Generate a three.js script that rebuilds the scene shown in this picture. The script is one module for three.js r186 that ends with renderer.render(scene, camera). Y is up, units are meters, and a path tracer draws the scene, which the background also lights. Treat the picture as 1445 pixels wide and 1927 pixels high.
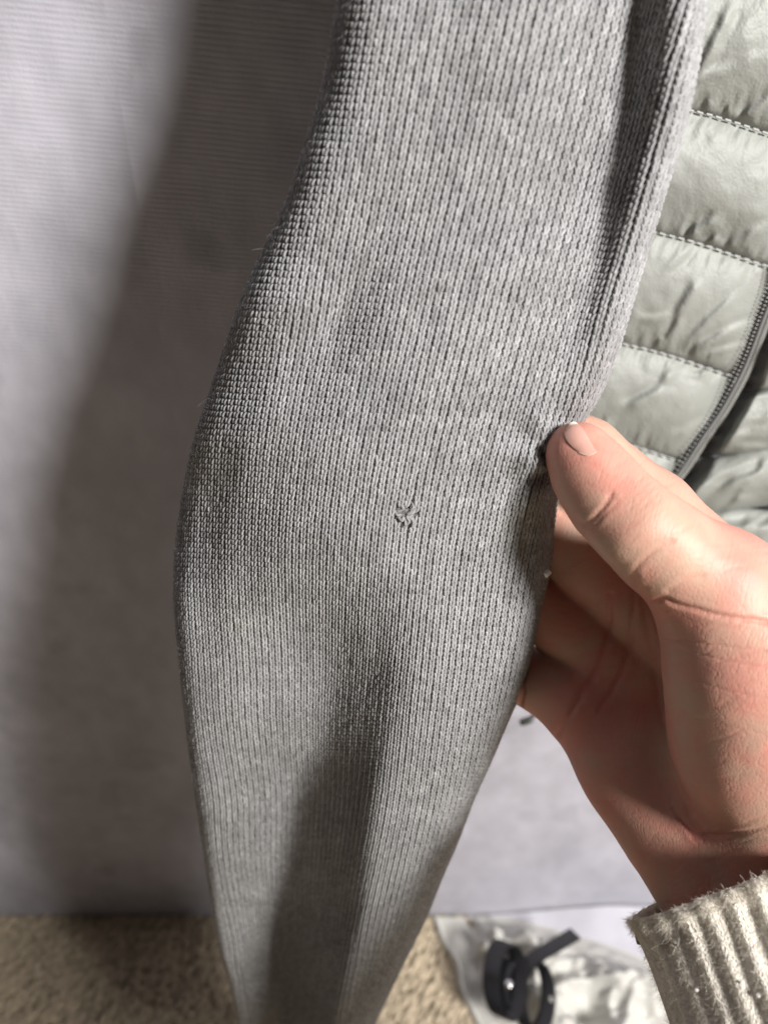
import * as THREE from 'three';
import { mergeGeometries } from 'three/addons/utils/BufferGeometryUtils.js';

// ------------------------------------------------------------------ camera, light, exposure
const HEIGHT = 0.635, WALL = HEIGHT / 1.897, K = HEIGHT / 0.70, PITCH = 35 * Math.PI / 180, FOV = 66;
const scene = new THREE.Scene();
const camera = new THREE.PerspectiveCamera(FOV, 767 / 1024, 0.01, 20);
camera.position.set(0, HEIGHT, WALL);
camera.lookAt(0, HEIGHT - Math.sin(PITCH), WALL - Math.cos(PITCH));
camera.focus = 0.236;
camera.userData.fStop = 8;
const renderer = new THREE.WebGLRenderer({ antialias: true });
renderer.toneMapping = THREE.LinearToneMapping;
renderer.toneMappingExposure = 1.14;
renderer.shadowMap.enabled = true;
scene.background = new THREE.Color().setRGB(0.037, 0.031, 0.028);      // dim, even light of the rest of the room
const LAMP = new THREE.Vector3(1.03, HEIGHT + 0.75, 1.11);
{
  const lamp = new THREE.Group(); lamp.name = 'pendant_lamp'; lamp.position.copy(LAMP);
  lamp.userData = { label: 'round warm white pendant lamp hanging above the photographer', category: 'lamp' };
  const globe = new THREE.Mesh(new THREE.SphereGeometry(0.19, 32, 20), new THREE.MeshStandardMaterial({ color: 0xffffff, emissive: new THREE.Color(1, 0.86, 0.7), emissiveIntensity: 1 }));
  globe.name = 'globe'; lamp.add(globe);
  const cord = new THREE.Mesh(new THREE.CylinderGeometry(0.004, 0.004, 0.5, 8), new THREE.MeshStandardMaterial({ color: 0xdddddd })); cord.name = 'cord'; cord.position.y = 0.44; lamp.add(cord);
  const light = new THREE.PointLight(new THREE.Color().setRGB(1.0, 0.965, 0.925), 17); light.shadow.radius = 9.5; light.castShadow = true; light.name = 'pendant_lamp_light';
  lamp.add(light); scene.add(lamp);
}

// ------------------------------------------------------------------ helpers
const V = (x, y, z) => new THREE.Vector3(x, y, z);
let seed = 12345;
const rnd = () => { seed = (seed * 1664525 + 1013904223) >>> 0; return seed / 4294967296; };
const gauss = () => (rnd() + rnd() + rnd() + rnd() - 2) * 0.87;
const hash = (x, y, z) => { let h = (x * 374761393 + y * 668265263 + z * 2147483647) | 0; h = Math.imul(h ^ (h >>> 13), 1274126177); return ((h ^ (h >>> 16)) >>> 0) / 4294967296; };
const sm = t => t * t * (3 - 2 * t);
function noise(x, y, z = 0) {                                         // value noise 0..1
  const i = Math.floor(x), j = Math.floor(y), k = Math.floor(z), a = sm(x - i), b = sm(y - j), c = sm(z - k);
  const l = (p, q, t) => p + (q - p) * t;
  return l(l(l(hash(i, j, k), hash(i + 1, j, k), a), l(hash(i, j + 1, k), hash(i + 1, j + 1, k), a), b), l(l(hash(i, j, k + 1), hash(i + 1, j, k + 1), a), l(hash(i, j + 1, k + 1), hash(i + 1, j + 1, k + 1), a), b), c);
}
const fbm = (x, y, z = 0, n = 4) => { let s = 0, a = 0.5; for (let i = 0; i < n; i++) { s += a * noise(x, y, z); x = x * 2.03 + 7.1; y = y * 2.03 + 3.7; z = z * 2.03 + 1.3; a *= 0.5; } return s / (1 - Math.pow(0.5, n)); };
const clamp = (x, a = 0, b = 1) => Math.min(b, Math.max(a, x));
const sstep = (a, b, x) => sm(clamp((x - a) / (b - a)));
const lerp = (a, b, t) => a + (b - a) * t;
function curve(keys) {                                                // smooth (Catmull-Rom) table of [x, y]
  return x => {
    const n = keys.length; let i = 0;
    if (x <= keys[0][0]) { const m = (keys[1][1] - keys[0][1]) / (keys[1][0] - keys[0][0]); return keys[0][1] + m * (x - keys[0][0]); }
    if (x >= keys[n - 1][0]) { const m = (keys[n - 1][1] - keys[n - 2][1]) / (keys[n - 1][0] - keys[n - 2][0]); return keys[n - 1][1] + m * (x - keys[n - 1][0]); }
    while (i < n - 2 && x > keys[i + 1][0]) i++;
    const [x1, y1] = keys[i], [x2, y2] = keys[i + 1], [x0, y0] = keys[Math.max(0, i - 1)], [x3, y3] = keys[Math.min(n - 1, i + 2)];
    const h = x2 - x1, t = (x - x1) / h, m1 = i > 0 ? (y2 - y0) / (x2 - x0) : (y2 - y1) / h, m2 = i < n - 2 ? (y3 - y1) / (x3 - x1) : (y2 - y1) / h;
    const t2 = t * t, t3 = t2 * t;
    return (2 * t3 - 3 * t2 + 1) * y1 + (t3 - 2 * t2 + t) * h * m1 + (-2 * t3 + 3 * t2) * y2 + (t3 - t2) * h * m2;
  };
}
// photo pixel (1445 x 1927) -> point at a given depth along the axis, or at a given level distance from the camera
const F = 963.5 / Math.tan(FOV / 2 * Math.PI / 180), SP = Math.sin(PITCH), CP = Math.cos(PITCH), EYE = V(0, HEIGHT, WALL);
const ray = (px, py) => { const a = (px - 722.5) / F, b = -(py - 963.5) / F; return V(a, -SP + b * CP, -CP - b * SP); };
const atDepth = (px, py, zd) => ray(px, py).multiplyScalar(zd).add(EYE);
const atLevel = (px, py, d) => { const r = ray(px, py); return r.multiplyScalar(-d / r.z).add(EYE); };
const atFloor = (px, py, y = 0) => { const r = ray(px, py); return r.multiplyScalar((y - HEIGHT) / r.y).add(EYE); };
const toPixel = p => { const d = p.clone().sub(EYE), z = -SP * d.y - CP * d.z, b = (CP * d.y - SP * d.z) / z; return [722.5 + F * d.x / z, 963.5 - F * b, z]; };
function grid(nu, nv, f, uvf) {                                       // sheet of (nu+1) x (nv+1) points
  const p = [], uv = [], idx = [];
  for (let j = 0; j <= nv; j++) for (let i = 0; i <= nu; i++) { const q = f(i / nu, j / nv); p.push(q.x, q.y, q.z); const t = uvf ? uvf(i / nu, j / nv, q) : [i / nu, j / nv]; uv.push(t[0], t[1]); }
  for (let j = 0; j < nv; j++) for (let i = 0; i < nu; i++) { const a = j * (nu + 1) + i, b = a + 1, c = a + nu + 1, d = c + 1; idx.push(a, c, b, b, c, d); }
  const g = new THREE.BufferGeometry();
  g.setAttribute('position', new THREE.Float32BufferAttribute(p, 3)); g.setAttribute('uv', new THREE.Float32BufferAttribute(uv, 2)); g.setIndex(idx); g.computeVertexNormals();
  return g;
}
const std = o => new THREE.MeshStandardMaterial(o), phys = o => new THREE.MeshPhysicalMaterial(o);
const lin = (r, g, b) => new THREE.Color().setRGB(r, g, b);
function add(name, geo, mat, parent = scene) { const m = new THREE.Mesh(geo, mat); m.name = name; m.castShadow = m.receiveShadow = true; parent.add(m); return m; }
function thing(name, label, category) { const g = new THREE.Group(); g.name = name; g.userData = { label, category }; scene.add(g); return g; }
function texture(n, f, srgb = false) {
  const d = new Uint8Array(n * n * 4);
  for (let j = 0; j < n; j++) for (let i = 0; i < n; i++) { const c = f(i / n, j / n), k = (j * n + i) * 4; if (typeof c === 'number') { d[k] = d[k + 1] = d[k + 2] = clamp(c) * 255; } else { d[k] = clamp(c[0]) * 255; d[k + 1] = clamp(c[1]) * 255; d[k + 2] = clamp(c[2]) * 255; } d[k + 3] = 255; }
  const t = new THREE.DataTexture(d, n, n); t.wrapS = t.wrapT = THREE.RepeatWrapping; t.magFilter = THREE.LinearFilter; t.minFilter = THREE.LinearFilter; if (srgb) t.colorSpace = THREE.SRGBColorSpace; t.needsUpdate = true; return t;
}
function tile(f) { return (u, v) => { const w = (a, b) => f(a, b); const s = sm(clamp((u - 0.85) / 0.15)), t = sm(clamp((v - 0.85) / 0.15)); return lerp(lerp(w(u, v), w(u - 1, v), s), lerp(w(u, v - 1), w(u - 1, v - 1), s), t); }; }

// ------------------------------------------------------------------ setting: wall and carpet
const wallBump = texture(1024, tile((u, v) => {
  const ridge = 0.5 + 0.5 * Math.sin((v + 0.09 * u) * 2 * Math.PI * 100 + 1.2 * noise(u * 30, v * 9));
  return clamp(0.45 * ridge * (0.5 + noise(u * 90, v * 40)) + 0.3 * fbm(u * 16, v * 16, 3) + 0.25 * noise(u * 300, v * 300, 5));
}));
wallBump.repeat.set(5, 5);
const wallColor = texture(1024, (u, v) => {
  const m = fbm(u * 26, v * 22, 1, 5), f = fbm(u * 120, v * 90, 9, 3), s = sstep(0.66, 0.75, fbm(u * 34, v * 30, 17, 4));
  const k = 0.92 + 0.18 * (m - 0.5) + 0.10 * (f - 0.5) - 0.05 * s;
  return [0.765 * k, 0.762 * k, 0.805 * k];
}, true);
const wallMat = std({ map: wallColor, bumpMap: wallBump, bumpScale: 0.0002, roughness: 0.62 });
const wall = add('wall', new THREE.BoxGeometry(2.2, 2.0, 0.06), wallMat); wall.position.set(0, 1.0, -0.03); wall.userData.kind = 'structure';
{
  const uv = wall.geometry.attributes.uv; for (let i = 0; i < uv.count; i++) uv.setXY(i, uv.getX(i) * 2.2, uv.getY(i) * 2.0);
  const t2 = wallColor; t2.repeat.set(1, 1);
}
const carpetMat = std({ color: lin(0.38, 0.315, 0.23), roughness: 1 });
const floor = add('carpet_floor', new THREE.BoxGeometry(2.2, 0.02, 1.6), carpetMat); floor.position.set(0, -0.0086, 0.8); floor.userData.kind = 'structure';
{
  const g = new THREE.IcosahedronGeometry(1, 1);
  const pts = []; const sx = 0.0060, sz = 0.0048;
  for (let j = 0; j < 50; j++) for (let i = -62; i < 44; i++) pts.push([(i + 0.5 * (j % 2) + 0.35 * gauss()) * sx, 0.003 + j * sz + 0.0018 * gauss()]);
  const im = new THREE.InstancedMesh(g, std({ color: 0xffffff, roughness: 1 }), pts.length * 4);
  const o = new THREE.Object3D(), c = new THREE.Color(); let n = 0;
  for (const [x, z] of pts) for (let k = 0; k < 4; k++) {
    o.position.set(x + 0.0026 * gauss(), 0.0016 + 0.0014 * rnd(), z + 0.0020 * gauss()); o.rotation.set(0.2 * gauss(), 1.0 + 0.3 * gauss(), 0.2 * gauss());
    o.scale.set(0.0036 + 0.0012 * rnd(), 0.0021 + 0.0008 * rnd(), 0.0018 + 0.0006 * rnd()); o.updateMatrix(); im.setMatrixAt(n, o.matrix);
    const b = 0.68 + 0.5 * rnd() + 0.3 * (fbm(x * 30, z * 30) - 0.5); im.setColorAt(n++, c.setRGB(0.46 * b, 0.385 * b, 0.28 * b));
  }
  im.name = 'carpet_pile'; im.userData = { kind: 'stuff', label: 'beige looped carpet pile along the foot of the wall', category: 'carpet' }; im.castShadow = im.receiveShadow = true; scene.add(im);
}

// ------------------------------------------------------------------ quilted jacket on the wall
const JD = WALL - 0.030;
const jacket = thing('quilted_jacket', 'pale grey quilted puffer jacket hanging on the wall behind the sleeve', 'jacket');
{
  const weave = texture(512, tile((u, v) => 0.5 + 0.25 * (noise(u * 170, v * 170) - 0.5) + 0.1 * (fbm(u * 7, v * 7, 2) - 0.5)));
  weave.repeat.set(9, 9);
  const shell = phys({ color: lin(0.272, 0.285, 0.268), roughness: 0.56, sheen: 0.3, sheenColor: lin(0.8, 0.8, 0.78), sheenRoughness: 0.4, bumpMap: weave, bumpScale: 0.0004 });
  const thread = std({ color: lin(0.40, 0.41, 0.40), roughness: 0.7 });
  const seamY = [-700, -420, -100, 205, 452, 678, 868, 1030, 1175, 1300];
  const zipX = curve([[-700, 1620], [0, 1585], [300, 1545], [480, 1490], [560, 1458], [600, 1442], [693, 1406], [771, 1364], [828, 1325], [888, 1286], [922, 1258], [1000, 1215], [1100, 1175], [1300, 1130]]);
  const SL = 0.285;
  // creases: [x0, y0, x1, y1, width px, height mm]; a fold raised on one side of the line and sunk on the other
  const folds = [
    [1294, 174, 1376, 14, 13, 2.6], [1300, 160, 1372, 108, 9, 1.3], [1388, 229, 1452, 178, 12, 2.0], [1350, 150, 1440, 90, 11, 1.0], [1340, 90, 1400, 20, 14, -1.5],
    [1291, 456, 1352, 412, 11, 2.2], [1352, 466, 1450, 428, 12, 1.8], [1330, 470, 1350, 445, 7, 1.1], [1262, 520, 1300, 470, 10, -1.0],
    [1250, 650, 1280, 590, 10, 1.6], [1275, 600, 1310, 525, 14, 2.3], [1200, 600, 1262, 592, 9, 1.1], [1310, 660, 1430, 605, 10, 2.2], [1290, 640, 1390, 560, 9, 1.2], [1165, 640, 1205, 580, 14, 2.0], [1330, 676, 1420, 640, 7, 1.5],
    [1180, 775, 1250, 725, 12, 2.4], [1250, 725, 1262, 670, 12, 2.1], [1145, 700, 1155, 660, 9, 1.5], [1280, 830, 1330, 785, 11, 1.9], [1120, 820, 1150, 795, 9, 1.2], [1195, 880, 1203, 850, 8, 1.6], [1300, 710, 1330, 690, 9, 1.4],
  ];
  for (let i = 0; i < 150; i++) {                                     // gathers that run up and down from the seams
    const k = Math.floor(rnd() * 9), x = 930 + rnd() * 760, y = seamY[k] + SL * (x - 1285), up = rnd() < 0.62 ? -1 : 1, l = 18 + 46 * rnd(), a = 0.5 + 0.5 * gauss();
    folds.push([x, y, x + l * Math.sin(a) * (up < 0 ? 1 : -1), y + up * l * Math.cos(a), 5 + 6 * rnd(), (rnd() < 0.5 ? -1 : 1) * (0.3 + 0.8 * rnd())]);
  }
  const rfolds = [[1320, 870, 1400, 800, 13, 2.6], [1350, 930, 1450, 880, 14, 2.8], [1310, 950, 1380, 900, 12, -2.0], [1330, 1010, 1450, 985, 12, 2.4], [1370, 1060, 1440, 1020, 12, 2.2], [1380, 790, 1450, 720, 14, 2.6], [1350, 840, 1450, 800, 12, 1.8], [1420, 900, 1440, 860, 9, 1.5], [1380, 850, 1450, 842, 9, 2.0], [1290, 935, 1350, 905, 9, 1.7]];
  for (let i = 0; i < 90; i++) { const x = 1250 + rnd() * 450, y = 640 + rnd() * 660, a = -0.55 + 0.35 * gauss(), l = 25 + 55 * rnd(); rfolds.push([x, y, x + l * Math.cos(a), y + l * Math.sin(a), 7 + 7 * rnd(), (0.4 + 1.4 * rnd()) * (rnd() < 0.4 ? -1 : 1)]); }
  const foldH = (list, x, y) => {
    let h = 0;
    for (const [x0, y0, x1, y1, w, a] of list) {
      if (x < Math.min(x0, x1) - 4 * w || x > Math.max(x0, x1) + 4 * w || y < Math.min(y0, y1) - 4 * w || y > Math.max(y0, y1) + 4 * w) continue;
      const dx = x1 - x0, dy = y1 - y0, L = Math.hypot(dx, dy), t = ((x - x0) * dx + (y - y0) * dy) / (L * L), bend = 5 * Math.sin(t * 3 + x0), d = ((x - x0) * dy - (y - y0) * dx) / L + bend;
      const e = Math.exp(-Math.pow(Math.max(0, Math.abs(t - 0.5) - 0.25) / 0.2, 2)); if (e < 0.01) continue;
      h += 0.62 * a * 0.001 * e * (Math.exp(-d * d / (w * w)) - 0.75 * Math.exp(-Math.pow((d - 1.35 * w) / (0.8 * w), 2)));
    }
    return h;
  };
  const jp = (x, y, h) => atLevel(x, y, JD - h);
  const uvj = (u, v, q) => [q.x, q.y];
  const heightL = (x, y, v) => {
    const puff = 0.0088 * Math.pow(Math.sin(Math.PI * clamp(v, 0.0001, 0.9999)), 0.7) * (0.9 + 0.35 * (fbm(x * 0.012, y * 0.012) - 0.5) + 0.12 * (v - 0.5));
    const near = Math.exp(-Math.pow(Math.min(v, 1 - v) / 0.16, 2));
    const gather = 0.0018 * near * (fbm(x * 0.075 + y * 0.03, y * 0.014, 4, 4) - 0.5) * 2;
    return puff + (gather + foldH(folds, x, y)) * sstep(0, 0.07, Math.min(v, 1 - v)) + 0.001 * (fbm(x * 0.02, y * 0.02, 8, 2) - 0.5);
  };
  for (let k = 0; k < seamY.length - 1; k++) {
    const g = grid(150, 48, (u, v) => {
      let x = lerp(930, 1400, u), y = 0;
      for (let it = 0; it < 6; it++) { y = lerp(seamY[k], seamY[k + 1], v) + SL * (x - 1285) + 3 * Math.sin(x * 0.02 + k); x = lerp(930, zipX(y) - 7, u); }
      return jp(x, y, heightL(x, y, v) * (0.25 + 0.75 * sstep(0, 0.16, 1 - u)));
    }, uvj);
    add('quilted_panel', g, shell, jacket);
    if (k > 0 && k < 9) {
      const st = [];
      for (let x = 960; x < 1600; x += 17.5) {
        const y = seamY[k] + SL * (x - 1285) + 3 * Math.sin(x * 0.02 + k); if (x > zipX(y) - 26) break;
        const a = jp(x, y, 0.0012), b = jp(x + 9, y + 9 * SL + (gauss()) * 0.8, 0.0012), c = new THREE.CapsuleGeometry(0.0004, a.distanceTo(b), 3, 6);
        c.applyQuaternion(new THREE.Quaternion().setFromUnitVectors(V(0, 1, 0), b.clone().sub(a).normalize())); const m = a.clone().add(b).multiplyScalar(0.5); c.translate(m.x, m.y, m.z + 0.0009); st.push(c);
      }
      if (st.length) add('seam_stitching', mergeGeometries(st), thread, jacket);
    }
  }
  const ry = [-700, -400, -100, 160, 400, 590, 735, 852, 962, 1070, 1190, 1305];
  for (let k = 0; k < ry.length - 1; k++) {
    const g = grid(90, 44, (u, v) => {
      let x = 1400, y = 0;
      for (let it = 0; it < 6; it++) { y = lerp(ry[k], ry[k + 1], v) + 6 * Math.sin(x * 0.03 + k * 1.7) - 0.06 * (x - 1380); x = lerp(zipX(y) + 9, 1800, u); }
      const puff = 0.0125 * Math.pow(Math.sin(Math.PI * clamp(v, 0.0001, 0.9999)), 0.6), edge = sstep(0, 0.085, u);
      const h = -0.006 * (1 - edge) + edge * (puff + 0.003 * (fbm(x * 0.018, y * 0.03, 5) - 0.5)) + (foldH(rfolds, x, y) + 0.0016 * (1 - edge) * Math.sin(y * 0.16 + 3 * noise(y * 0.03, k))) * sstep(0, 0.08, Math.min(v, 1 - v));
      return jp(x, y, h);
    }, uvj);
    add('quilted_panel', g, shell, jacket);
  }
  const line = off => { const p = []; for (let y = -600; y <= 1280; y += 20) p.push(jp(zipX(y) + off, y, 0.0045)); return new THREE.CatmullRomCurve3(p); };
  add('pocket_piping', new THREE.TubeGeometry(line(2), 260, 0.0014, 8), shell, jacket);
  add('pocket_zip', new THREE.TubeGeometry(line(-6), 260, 0.0009, 6), std({ color: lin(0.22, 0.225, 0.23), roughness: 0.6 }), jacket);
  const back = []; for (let y = -600; y <= 1280; y += 40) back.push(jp(zipX(y) + 5, y, -0.012));
  add('lining', new THREE.TubeGeometry(new THREE.CatmullRomCurve3(back), 120, 0.006, 6), std({ color: lin(0.2, 0.2, 0.19), roughness: 0.8 }), jacket);
  const zz = [];                                                      // overlocked edge beside the zip
  for (let y = 420; y < 1000; y += 3.6) { const x = zipX(y) - 19 + ((y / 3.6 | 0) % 2 ? 4.5 : -4.5), a = jp(x, y, 0.0046), c = new THREE.SphereGeometry(0.00034, 6, 5); c.scale(1.9, 0.8, 0.8); c.translate(a.x, a.y, a.z); zz.push(c); }
  add('edge_stitching', mergeGeometries(zz), std({ color: lin(0.38, 0.40, 0.40), roughness: 0.7 }), jacket);
  const t0 = atLevel(990, 1357, JD), cd = new THREE.CatmullRomCurve3([atLevel(1060, 1270, JD), atLevel(1030, 1325, JD), t0]);
  add('drawcord', new THREE.TubeGeometry(cd, 12, 0.0012, 6), std({ color: lin(0.08, 0.085, 0.08), roughness: 0.6 }), jacket);
  const tg = new THREE.LatheGeometry([[0, -0.004], [0.0016, -0.0038], [0.0022, -0.002], [0.0022, 0.002], [0.0014, 0.004], [0, 0.0042]].map(a => new THREE.Vector2(...a)), 14);
  const tm = add('cord_end', tg, std({ color: lin(0.05, 0.055, 0.05), roughness: 0.4 }), jacket); tm.position.copy(t0); tm.rotation.z = -1.1;
}

// ------------------------------------------------------------------ things on the carpet
{
  const lilac = thing('lilac_sheet', 'lilac grey cloth spread on the carpet beneath the crumpled pale garment', 'cloth');
  add('cloth', grid(120, 60, (u, v) => {
    const x = lerp(0.05, 0.75, u), reach = 0.004 + 0.085 * sstep(0.05, 0.34, x) + 0.06 * sstep(0.3, 0.6, x), z = 0.002 + reach * v;
    return V(x, 0.004 + 0.016 * sstep(0.05, 0.2, x) * (1 - v) * (1 - v) + 0.004 * fbm(x * 30, z * 40) * sstep(0.05, 0.2, x), z).multiplyScalar(K);
  }, (u, v, q) => [q.x, q.y + q.z]), wallMat, lilac);

  const gar = thing('crumpled_garment', 'crumpled shiny off white garment lying on the carpet under the black belt', 'garment');
  const satin = phys({ color: lin(0.55, 0.545, 0.51), roughness: 0.55, sheen: 0.3, sheenColor: lin(1, 1, 0.95), sheenRoughness: 0.4 });
  const back = x => 0.004 + 0.070 * sstep(0.10, 0.34, x) + 0.08 * sstep(0.34, 0.6, x);
  const crump = (x, z) => {
    const wx = 0.02 * (fbm(x * 14, z * 14, 2) - 0.5), wz = 0.02 * (fbm(x * 14, z * 14, 6) - 0.5);
    const r = (s, k) => 1 - Math.abs(2 * fbm((x + wx) * s, (z + wz) * s * 1.15, k, 2) - 1) * 2.1;
    return 0.6 * r(20, 1) + 0.30 * r(38, 11) + 0.10 * r(80, 21);
  };
  add('cloth', grid(340, 190, (u, v) => {
    const z0 = v * 0.30, xl = 0.044 + 0.36 * z0 + 0.006 * (noise(z0 * 50, 3) - 0.5), x = lerp(xl, 0.72, u), z = back(x) + z0, e = Math.min(1, (x - xl) / 0.03) * Math.min(1, v * 8);
    const flap = Math.exp(-Math.pow((x - xl - 0.014) / 0.011, 2));
    const h = 0.008 + (0.034 * crump(x, z) + 0.012) * sm(clamp(e)) * (1 - 0.75 * flap) - 0.006 * Math.exp(-Math.pow((x - xl - 0.031) / 0.0035, 2));
    return V(x, Math.max(0.004, h), z).multiplyScalar(K);
  }), satin, gar);
  // hem tape along the left border of the garment
  add('hem', grid(8, 60, (u, v) => { const z0 = v * 0.30, xl = 0.044 + 0.36 * z0 + 0.006 * (noise(z0 * 50, 3) - 0.5); return V(xl + lerp(-0.0015, 0.004, u), 0.007 + 0.003 * Math.sin(Math.PI * u), back(xl) + z0).multiplyScalar(K); }), satin, gar);

  const belt = thing('coiled_belt', 'coiled black belt lying on the crumpled off white garment', 'belt');
  const leather = phys({ color: lin(0.012, 0.012, 0.014), roughness: 0.28, clearcoat: 0.4, clearcoatRoughness: 0.25 });
  const ribbon = (pts, width, th, dir) => {
    const c = new THREE.CatmullRomCurve3(pts), n = pts.length * 14, g = [];
    const prof = [[-1, -1], [1, -1], [1, 1], [-1, 1]];
    return grid(n, 4, (u, v) => {
      const p = c.getPoint(u), t = c.getTangent(u), d = typeof dir === 'function' ? dir(u) : dir, s = new THREE.Vector3().crossVectors(t, d).normalize(), k = Math.round(v * 4) % 4;
      return p.clone().addScaledVector(d, prof[k][0] * width / 2).addScaledVector(s, prof[k][1] * th / 2);
    });
  };
  const loopPts = (cx, cy, rx, ry, lift, a0, a1, n, y0) => { const r = []; for (let i = 0; i <= n; i++) { const a = lerp(a0, a1, i / n), p = atFloor(cx + rx * Math.cos(a), cy + ry * Math.sin(a), y0); p.y += lift * (0.5 - 0.5 * Math.sin(a)); r.push(p); } return r; };
  const axis = V(0.75, 0.42, 0.5).normalize();
  add('strap_loop', ribbon(loopPts(950, 1848, 27, 66, 0.006, -1.2, 5.4, 22, 0.046 * K), 0.015 * K, 0.002, axis), leather, belt);
  add('strap_loop', ribbon(loopPts(1004, 1876, 27, 62, 0.004, -1.8, 5.0, 22, 0.046 * K), 0.012 * K, 0.002, axis), leather, belt);
  add('strap_loop', ribbon(loopPts(962, 1858, 18, 46, 0.003, -0.5, 5.9, 22, 0.044 * K), 0.013 * K, 0.002, axis), leather, belt);
  add('strap_end', ribbon([atFloor(985, 1818, 0.050 * K), atFloor(1015, 1797, 0.055 * K), atFloor(1045, 1779, 0.055 * K), atFloor(1082, 1757, 0.052 * K)], 0.014 * K, 0.0018, V(0.35, 0.5, 0.8).normalize()), leather, belt);
  const stud = add('stud', new THREE.SphereGeometry(0.0028, 16, 10), std({ color: lin(0.8, 0.8, 0.82), metalness: 1, roughness: 0.25 }), belt); stud.position.copy(atFloor(957, 1852, 0.066 * K)); stud.scale.y = 0.6;
}

// ------------------------------------------------------------------ the grey knitted sleeve
const sleeve = thing('knit_sleeve', 'grey marled knit sweater sleeve with a small snagged hole, pinched by the hand', 'sleeve');
const cL = curve([[-150, 690], [0, 645], [190, 608], [300, 575], [390, 545], [490, 500], [590, 456], [680, 425], [770, 395], [860, 366], [960, 346], [1050, 334], [1130, 331], [1200, 335], [1330, 348], [1450, 362], [1560, 378], [1650, 392], [1730, 404], [1800, 417], [1860, 435], [1927, 450], [2050, 480]]);
const cR = curve([[-150, 1335], [0, 1322], [100, 1310], [230, 1282], [330, 1252], [450, 1216], [570, 1181], [670, 1150], [745, 1115], [790, 1085], [840, 1064], [900, 1050], [970, 1039], [1060, 1030], [1130, 1013], [1215, 996], [1290, 975], [1350, 950], [1420, 921], [1490, 890], [1580, 856], [1650, 826], [1720, 799], [1780, 770], [1850, 736], [1927, 700], [2050, 640]]);
const cC = curve([[-150, 1022], [0, 985], [300, 918], [600, 846], [965, 765], [1300, 733], [1500, 712], [1700, 676], [1927, 632], [2050, 605]]);
const cD = curve([[-150, 0.222], [0, 0.215], [400, 0.203], [850, 0.188], [950, 0.186], [1290, 0.176], [1600, 0.168], [1927, 0.161], [2050, 0.158]]);
const reliefRows = [
  [-150, [[0, -9], [0.05, -4], [0.1, -1], [0.2, 1], [0.3, 2], [0.45, 4], [0.54, 3], [0.62, 0.5], [0.69, -3], [0.76, -6.5], [0.82, -8], [0.86, -5.5], [0.91, 2], [0.96, 3], [1, -4]]],
  [0, [[0, -9], [0.05, -4], [0.1, -1], [0.2, 1], [0.3, 2], [0.45, 4], [0.54, 3], [0.62, 0.5], [0.69, -3], [0.76, -6.5], [0.82, -8], [0.86, -5.5], [0.91, 2], [0.96, 3], [1, -4]]],
  [300, [[0, -10], [0.05, -5], [0.1, -2], [0.2, 0.5], [0.3, 2], [0.45, 4], [0.56, 3.5], [0.64, 1], [0.71, -2], [0.78, -5.5], [0.84, -6], [0.88, -3], [0.93, 2], [0.97, 2], [1, -4]]],
  [560, [[0, -13], [0.06, -7], [0.12, -3.5], [0.2, -1.2], [0.3, 1], [0.45, 4], [0.6, 5], [0.72, 3], [0.8, -0.5], [0.86, -3], [0.90, -2], [0.93, 0], [0.96, 0], [1, -5]]],
  [780, [[0, -20], [0.08, -12], [0.16, -6], [0.3, 0], [0.45, 4], [0.6, 5], [0.74, 3], [0.8, 2], [0.88, 0], [0.95, -3], [1, -8]]],
  [1000, [[0, -26], [0.08, -18], [0.16, -10], [0.3, -1.5], [0.45, 4], [0.6, 6], [0.74, 4], [0.88, 1], [0.95, -2], [1, -6]]],
  [1320, [[0, -13], [0.08, -11], [0.16, -10], [0.28, -12], [0.38, -13.5], [0.45, -11], [0.55, -3], [0.65, 4], [0.75, 5], [0.88, 2], [1, -5]]],
  [1550, [[0, -11], [0.08, -11], [0.16, -14], [0.26, -20], [0.35, -24], [0.44, -21], [0.55, -9], [0.65, 3], [0.75, 5], [0.88, 2], [1, -8]]],
  [1800, [[0, -12], [0.1, -17], [0.2, -26], [0.3, -34], [0.4, -33], [0.5, -23], [0.6, -9], [0.7, 3], [0.8, 4], [0.9, 0], [1, -10]]],
  [2050, [[0, -12], [0.1, -17], [0.2, -26], [0.3, -34], [0.4, -33], [0.5, -23], [0.6, -9], [0.7, 3], [0.8, 4], [0.9, 0], [1, -10]]],
].map(([y, k]) => [y, curve(k)]);
function relief(u, y) {
  y = clamp(y, -150, 2050); u = clamp(u); let i = 0; while (i < reliefRows.length - 2 && y > reliefRows[i + 1][0]) i++;
  const t = sm(clamp((y - reliefRows[i][0]) / (reliefRows[i + 1][0] - reliefRows[i][0])));
  return 0.001 * lerp(reliefRows[i][1](u), reliefRows[i + 1][1](u), t);
}
const TH = t => 0.006 + 0.016 * t;
const ROLL = 0.0055;
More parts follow.
